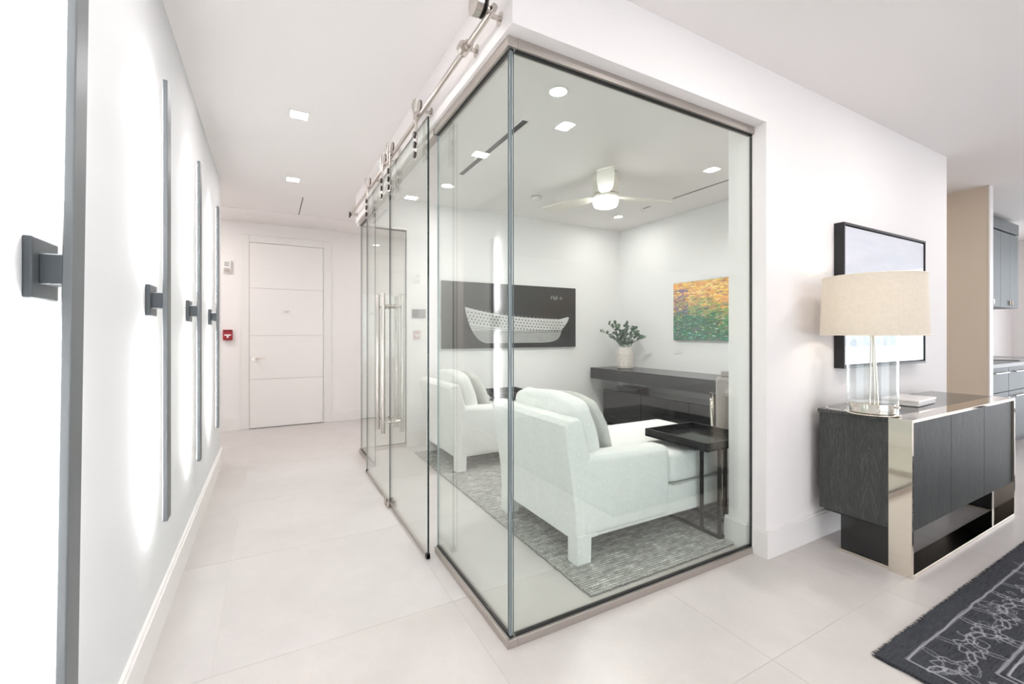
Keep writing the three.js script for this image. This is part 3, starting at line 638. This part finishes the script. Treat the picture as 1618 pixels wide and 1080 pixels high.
// ---------------------------------------------------------------- sideboard
const oak = (s, cx) => canvasTex(512, 768, (g, w, h) => {
  reseed(s);
  g.fillStyle = '#3b3d3b'; g.fillRect(0, 0, w, h);
  for (let k = 0; k < 2600; k++) { const x = rnd() * w, y = rnd() * h, l = rr(14, 90); g.strokeStyle = rnd() < .5 ? 'rgba(122,126,118,.38)' : 'rgba(20,22,22,.45)'; g.lineWidth = rr(.5, 1.5); g.beginPath(); g.moveTo(x, y); g.lineTo(x + rr(-2, 2), y + l); g.stroke(); }
  for (const px of cx) for (let k = 0; k < 26; k++) {              // cathedral arches
    const y = h * (1.3 - k * .066) + rr(-16, 16), s2 = 20 + k * 1.5 + rr(-6, 6);
    g.strokeStyle = `rgba(${148 + rr(-18, 18) | 0},${150 + rr(-18, 18) | 0},${140 + rr(-16, 16) | 0},${rr(.18, .55)})`; g.lineWidth = rr(.8, 2.2);
    g.beginPath(); g.moveTo(px * w - s2 * 1.6, y + 150);
    g.bezierCurveTo(px * w - s2 + rr(-5, 5), y + 40, px * w - s2 * .35, y - 12 + rr(-6, 6), px * w + rr(-3, 3), y - 16);
    g.bezierCurveTo(px * w + s2 * .35, y - 12 + rr(-6, 6), px * w + s2 + rr(-5, 5), y + 40, px * w + s2 * 1.6, y + 150); g.stroke();
  }
});
function faceUV(g, u0, v0, u1, v1, axisU) {                       // stretch one drawing over the face
  const p = g.attributes.position, uv = g.attributes.uv;
  for (let i = 0; i < p.count; i++) { const a = axisU === 'x' ? p.getX(i) : p.getZ(i); uv.setXY(i, (a - u0) / (u1 - u0), (p.getY(i) - v0) / (v1 - v0)); }
  return g;
}
{
  const x0 = 2.745, x1 = 4.31, zb = -1.345, zf = -.93, zm = -1.025, top = .775, bot = .215, F = .016;
  const s = thing('sideboard', 'dark oak sideboard with polished steel frame against white wall', 'sideboard', [3.53, 0, -1.14]);
  const L = (x) => x - 3.53, Zl = (z) => z + 1.14;
  const side = std({ map: oak(3, [.3, .74]), roughness: .55 }), doorM = [21, 22, 23].map((q, k) => std({ map: oak(q, [[.5], [.3, .85], [.6]][k]), roughness: .5 }));
  const topTex = oak(9, [.5]); const topM = phy({ map: topTex, roughness: .22, clearcoat: .4 });
  part('carcass', faceUV(rbox(L(x0 + .004), L(x1 - .004), bot, top - .002, Zl(zb), Zl(zm + .04), .002), Zl(zb), bot, Zl(zm), top, 'z'), side, s);
  const tp = rbox(L(x0), L(x1), top - .02, top, Zl(zb - .008), Zl(zm), .002);
  { const p = tp.attributes.position, uv = tp.attributes.uv; for (let i = 0; i < p.count; i++) uv.setXY(i, (p.getZ(i) + .3) / .5, p.getX(i) / 1.6 + .5); }
  part('top_board', tp, topM, s, 'glossy dark oak top');
  const dw = (x1 - x0 - 2 * F - .012) / 3;
  for (let k = 0; k < 3; k++) {
    const a = L(x0 + F + .003) + k * (dw + .003);
    part('door', faceUV(rbox(a, a + dw, bot + .004, top - F - .003, Zl(zm + .038), Zl(zf - .012), .002), a, bot, a + dw, top, 'x'), doorM[k], s);
  }
  part('kick_panel', box(L(x0 + F), L(x1 - F), bot - .012, bot, Zl(zb + .02), Zl(zf - .03)), M.blackSatin, s, 'black underside panel');
  const loop = (za, zc) => merge([rbox(L(x0), L(x0 + F), 0, top + .002, Zl(za), Zl(zc), .0015), rbox(L(x1 - F), L(x1), 0, top + .002, Zl(za), Zl(zc), .0015), rbox(L(x0 + F), L(x1 - F), 0, F, Zl(za), Zl(zc), .0015), rbox(L(x0 + F), L(x1 - F), top - F + .002, top + .002, Zl(za), Zl(zc), .0015)]);
  part('front_frame', loop(zm, zf), M.chrome, s, 'mirror polished steel frame');
  const zr = -1.25;
  for (const [a, b] of [[x0 + .03, x0 + .042], [x1 - .042, x1 - .03]]) {
    part('rear_support', rbox(L(a), L(b), .014, bot, Zl(zr), Zl(zm - .002), .0015), M.blackGloss, s, 'dark glossy rear support');
    part('floor_bar', rbox(L(a - .012), L(b + .012), 0, .014, Zl(zr - .01), Zl(zm - .002), .0015), M.chrome, s, 'polished floor bar');
  }
}
{ // table lamp
  const l = thing('table_lamp', 'clear glass cylinder table lamp with cream drum shade', 'table lamp', [2.80, .7775, -1.115]);
  const gl = phy({ color: new THREE.Color().setRGB(.97, .985, .985), roughness: 0, transmission: 1, thickness: 0, ior: 1.45 });
  part('base_plate', lathe([[0, 0], [.117, 0], [.119, .004], [.117, .008], [0, .008]], 56), M.chrome, l);
  part('base_drum', lathe([[0, .008], [.096, .008], [.098, .012], [.098, .056], [.095, .06], [0, .06]], 56), M.chrome, l);
  for (let k = 0; k < 6; k++) { const a = k / 6 * Math.PI * 2 + .4; part('screw', rod([Math.cos(a) * .096, .045, Math.sin(a) * .096], [Math.cos(a) * .114, .045, Math.sin(a) * .114], .006, 10), M.chrome, l); }
  part('glass_cylinder', lathe([[.106, .008], [.109, .008], [.109, .44], [.106, .44], [.106, .008]], 64), gl, l, 'clear glass cylinder body');
  part('glass_cap', lathe([[.008, .432], [.106, .432], [.106, .44], [.008, .44]], 48), gl, l);
  for (const [rx, rz] of [[-.026, 0], [.026, 0], [0, .026]]) part('stem', rod([rx, .06, rz], [rx * .2, .48, rz * .2], .0042, 12), M.chrome, l, 'slim steel rod');
  part('socket', cyl(.018, .07, 20).translate(0, .50, 0), M.chrome, l);
  part('bulb', new THREE.SphereGeometry(.03, 20, 14).translate(0, .565, 0), emit(new THREE.Color().setRGB(1, .9, .8), 3), l);
  const sm = phy({ map: linenTex, roughness: 1, transmission: .3, thickness: 0, side: THREE.DoubleSide });
  part('shade', lathe([[.228, .415], [.218, .725], [.216, .725], [.226, .415], [.228, .415]], 72), sm, l, 'cream linen drum shade');
  part('shade_ring', new THREE.TorusGeometry(.217, .003, 6, 64).rotateX(Math.PI / 2).translate(0, .724, 0), std({ color: 0xf2e8d6, roughness: .8 }), l);
  part('shade_ring', new THREE.TorusGeometry(.227, .003, 6, 64).rotateX(Math.PI / 2).translate(0, .416, 0), std({ color: 0xf2e8d6, roughness: .8 }), l);
  part('spider', merge([rod([-.216, .705, 0], [.216, .705, 0], .0025, 8), rod([0, .705, -.216], [0, .705, .216], .0025, 8), rod([0, .53, 0], [0, .71, 0], .003, 8)]), M.steel, l);
  const bl = new THREE.PointLight(new THREE.Color().setRGB(1, .9, .8), .1); bl.position.set(0, .565, 0); bl.shadow.radius = 1.4; l.add(bl);
  const cord = solo('lamp_cord', tube([[2.76, .781, -1.232], [2.752, .781, -1.27], [2.765, .781, -1.315], [2.82, .781, -1.335]], .0035, 24, 8), phy({ color: 0xe6e3dd, roughness: .2, transmission: .3, thickness: 0 }), 'clear lamp cord lying on the sideboard top', 'cord');
}
{
  const b = thing('keepsake_box', 'flat white lidded box on the sideboard beside the lamp', 'box', [3.42, .777, -1.175], .06);
  part('tray', rbox(-.15, .15, 0, .022, -.085, .085, .003), M.white, b);
  part('lid', rbox(-.153, .153, .0225, .036, -.088, .088, .003), std({ color: 0xf4f0ea, roughness: .35 }), b);
}
// ---------------------------------------------------------------- dark rug
{
  const W = 3.5, D = 3.2, tw = 2048, th = 1872;
  const tex = canvasTex(tw, th, (g, w, h) => {
    reseed(1234);
    const px = w / W;                                             // pixels per metre
    g.fillStyle = '#34363b'; g.fillRect(0, 0, w, h);
    for (let k = 0; k < 60000; k++) { const x = rnd() * w, y = rnd() * h; g.strokeStyle = ['rgba(20,22,27,.5)', 'rgba(74,76,82,.4)', 'rgba(40,46,62,.5)'][Math.floor(rnd() * 3)]; g.lineWidth = rr(.7, 2); g.beginPath(); g.moveTo(x, y); g.lineTo(x + rr(8, 34), y + rr(-2, 2)); g.stroke(); }
    const line = (pts, lw, al) => { for (let q = 0; q < 3; q++) { const gv = 150 + rr(-28, 34) | 0; g.strokeStyle = `rgba(${gv},${gv},${gv + 4},${al * .8})`; g.lineWidth = lw * rr(.4, .9); g.beginPath(); pts.forEach(([x, y], i) => { const a = x + rr(-2.4, 2.4), b = y + rr(-2.4, 2.4); i ? g.lineTo(a, b) : g.moveTo(a, b); }); g.stroke(); } };
    const frame = (m, lw) => { const p = [], n = 60; for (let i = 0; i <= n; i++) p.push([m + (w - 2 * m) * i / n, m]); for (let i = 0; i <= n; i++) p.push([w - m, m + (h - 2 * m) * i / n]); for (let i = n; i >= 0; i--) p.push([m + (w - 2 * m) * i / n, h - m]); for (let i = n; i >= 0; i--) p.push([m, m + (h - 2 * m) * i / n]); line(p, lw, .75); };
    frame(.07 * px, 6); frame(.255 * px, 6); frame(.277 * px, 5);
    const loopAt = (cx, cy, r, a, n, e) => { const p = []; for (let i = 0; i <= 26; i++) { const t = i / 26 * 6.283, q = r * (1 + .22 * Math.cos(n * t)); const x = Math.cos(t) * q, y = Math.sin(t) * q * e; p.push([cx + x * Math.cos(a) - y * Math.sin(a), cy + x * Math.sin(a) + y * Math.cos(a)]); } line(p, 3.2, .7); };
    const sprig = (cx, cy, s, a) => { const p = []; for (let i = 0; i <= 14; i++) { const t = i / 14; p.push([cx + Math.cos(a + Math.sin(t * 3) * .8) * s * t, cy + Math.sin(a + Math.sin(t * 3) * .8) * s * t]); } line(p, 2.8, .7); for (let i = 3; i < 14; i += 3) loopAt(p[i][0], p[i][1], s * .13, a + i, 2, .45); };
    const border = (x, y, a) => { loopAt(x, y, .05 * px, a, 5, .8); loopAt(x, y, .026 * px, a, 4, .9); for (let k = 0; k < 4; k++) loopAt(x + Math.cos(a + k * 1.57) * .07 * px, y + Math.sin(a + k * 1.57) * .06 * px, .03 * px, a + k * 1.57, 2, .45); };
    const scrib = (x, y) => { const p = []; let a = rnd() * 6.28, c = rr(-.9, .9); for (let i = 0; i < 16; i++) { p.push([x, y]); a += c + rr(-.35, .35); if (i % 7 === 6) c = rr(-.9, .9); x += Math.cos(a) * .011 * px; y += Math.sin(a) * .008 * px; } line(p, 2.6, .6); };
    for (let k = 0; k < 520; k++) { const t = rr(.1, .225) * px, q = rnd(); k % 4 === 0 ? scrib(rr(.11 * px, w - .11 * px), q < .5 ? t : h - t) : k % 4 === 1 ? scrib(q < .5 ? t : w - t, rr(.11 * px, h - .11 * px)) : scrib(rr(.33 * px, w - .33 * px), rr(.33 * px, h - .33 * px)); }
    for (let x = .165 * px; x < w - .1 * px; x += .19 * px) { border(x, .163 * px, rr(-.4, .4)); border(x, h - .163 * px, rr(-.4, .4)); }
    for (let y = .35 * px; y < h - .3 * px; y += .19 * px) { border(.163 * px, y, 1.5 + rr(-.4, .4)); border(w - .163 * px, y, 1.5 + rr(-.4, .4)); }
    for (let k = 0; k < 330; k++) { const x = rr(.36 * px, w - .36 * px), y = rr(.36 * px, h - .36 * px); k % 3 ? sprig(x, y, rr(.08, .18) * px, rnd() * 6.28) : loopAt(x, y, rr(.03, .07) * px, rnd() * 6, 4, .7); }
  });
  const rb = dataTex(512, (x, y, i) => { const v = 128 + (nC[i] - .5) * 170 + 30 * Math.sin(y * .8); return [cl(v), cl(v), cl(v)]; }, false); rb.repeat.set(6, 4);
  const m = std({ map: tex, roughness: 1, bumpMap: rb, bumpScale: .003 });
  const r = thing('patterned_rug', 'charcoal rug with pale line pattern on the tile floor', 'rug', [1.968, 0, -.777]);
  const g = new THREE.BoxGeometry(W, .012, D, 90, 1, 66), p = g.attributes.position, uv = g.attributes.uv;
  reseed(8);
  const jig = (a) => .004 * Math.sin(a * 61) + .003 * Math.sin(a * 143 + 1);
  for (let i = 0; i < p.count; i++) {
    const x = p.getX(i), z = p.getZ(i); uv.setXY(i, x / W + .5, .5 - z / D);
    if (Math.abs(x) > W / 2 - .001) p.setX(i, x + jig(z)); if (Math.abs(z) > D / 2 - .001) p.setZ(i, z + jig(x));
  }
  g.computeVertexNormals();
  part('pile', g.translate(W / 2, .006, D / 2), m, r);
  // short tufts along the two edges in view
  const tg = new THREE.ConeGeometry(.004, .02, 4).rotateZ(Math.PI / 2), tuft = [];
  for (let k = 0; k < 420; k++) { const q = tg.clone().rotateY(-Math.PI / 2 + rr(-.5, .5)).translate(k / 420 * W, .005 + rr(0, .004), -.004); tuft.push(q); }
  for (let k = 0; k < 300; k++) { const q = tg.clone().rotateY(rr(-.5, .5)).translate(-.004, .005 + rr(0, .004), k / 300 * D); tuft.push(q); }
  part('tufted_edge', merge(tuft), std({ color: 0x3a3a3e, roughness: 1 }), r, 'ragged dark tufted edge').userData.kind = 'stuff';
}
// ---------------------------------------------------------------- kitchen
{
  const lac = std({ color: 0x6d7476, roughness: .5 }), lac2 = std({ color: 0x5f6567, roughness: .4 });
  const zl = -1.5, zk = -2.2, zu = -1.75;
  const lowLabel = ['grey kitchen base unit next to the partition', 'second grey kitchen base unit from the partition', 'third grey kitchen base unit from the partition', 'last grey kitchen base unit before the end wall'];
  for (let k = 0; k < 4; k++) {
    const x = 6.12 + k * .62, c = thing('base_cabinet', lowLabel[k], 'kitchen cabinet', [x + .31, 0, zk], 0, 'grey kitchen base units');
    part('carcass', box(-.308, .308, .1, .86, .0, .68), lac2, c);
    part('plinth', box(-.308, .308, 0, .1, 0, .62), M.darkGrey, c);
    for (const [a, b] of [[.105, .60], [.606, .855]]) {
      const d = part('drawer', rbox(-.305, .305, a, b, .68, .70, .002), lac, c);
      part('handle', merge([rod([-.2, b - .05, .728], [.2, b - .05, .728], .006, 10), rod([-.17, b - .05, .7], [-.17, b - .05, .728], .004, 8), rod([.17, b - .05, .7], [.17, b - .05, .728], .004, 8)]), M.chrome, d, 'chrome bar handle');
    }
  }
  solo('countertop', rbox(6.115, 8.62, .86, .90, zk, zl + .03, .004), std({ color: 0xa9abac, roughness: .45 }), 'pale grey stone kitchen countertop', 'countertop');
  const upLabel = ['grey wall cupboard nearest the partition', 'middle grey wall cupboard above the kitchen counter', 'right end grey wall cupboard with two small handles'];
  for (let k = 0; k < 3; k++) {
    const x = 6.25 + k * .66, c = thing('wall_cabinet', upLabel[k], 'kitchen cabinet', [x + .33, 1.515, zk], 0, 'grey kitchen wall cupboards');
    part('carcass', box(-.328, .328, 0, .90, 0, .43), lac2, c);
    part('cornice', rbox(-.33, .33, .915, 1.045, 0, .455, .003), lac2, c);
    part('shadow_gap', box(-.32, .32, .9, .915, 0, .42), M.blackSatin, c);
    for (const s of [0, 1]) {
      const d = part('door', rbox(-.327 + s * .328, -.001 + s * .328, .0, .898, .43, .45, .002), lac, c);
      part('handle', rbox(-.05 + s * .075, -.025 + s * .075, .03, .085, .45, .47, .003), M.chrome, d, 'small chrome handle');
    }
  }
  const t = thing('kitchen_canister', 'white round canister on the kitchen counter', 'canister', [7.55, .90, -1.9]);
  part('body', lathe([[0, 0], [.085, 0], [.09, .006], [.09, .2], [.086, .206], [0, .206]], 40), M.white, t);
  part('lid', lathe([[0, .207], [.088, .207], [.088, .222], [0, .226]], 40), std({ color: 0xd9d6d2, roughness: .4 }), t);
  solo('cooktop', rbox(7.2, 7.8, .90, .908, -1.78, -1.52, .003), M.blackGloss, 'black glass cooktop in the kitchen counter', 'cooktop');
  const o = thing('wall_outlet', 'white outlet plate on the kitchen wall above the counter', 'outlet', [8.95, 1.1, zk]);
  part('plate', rbox(-.09, .09, 0, .11, 0, .008, .002), M.white, o);
  for (const x of [-.04, .04]) part('socket', rbox(x - .02, x + .02, .03, .08, .007, .011, .002), M.trim, o);
}
shade(scene);
renderer.render(scene, camera);
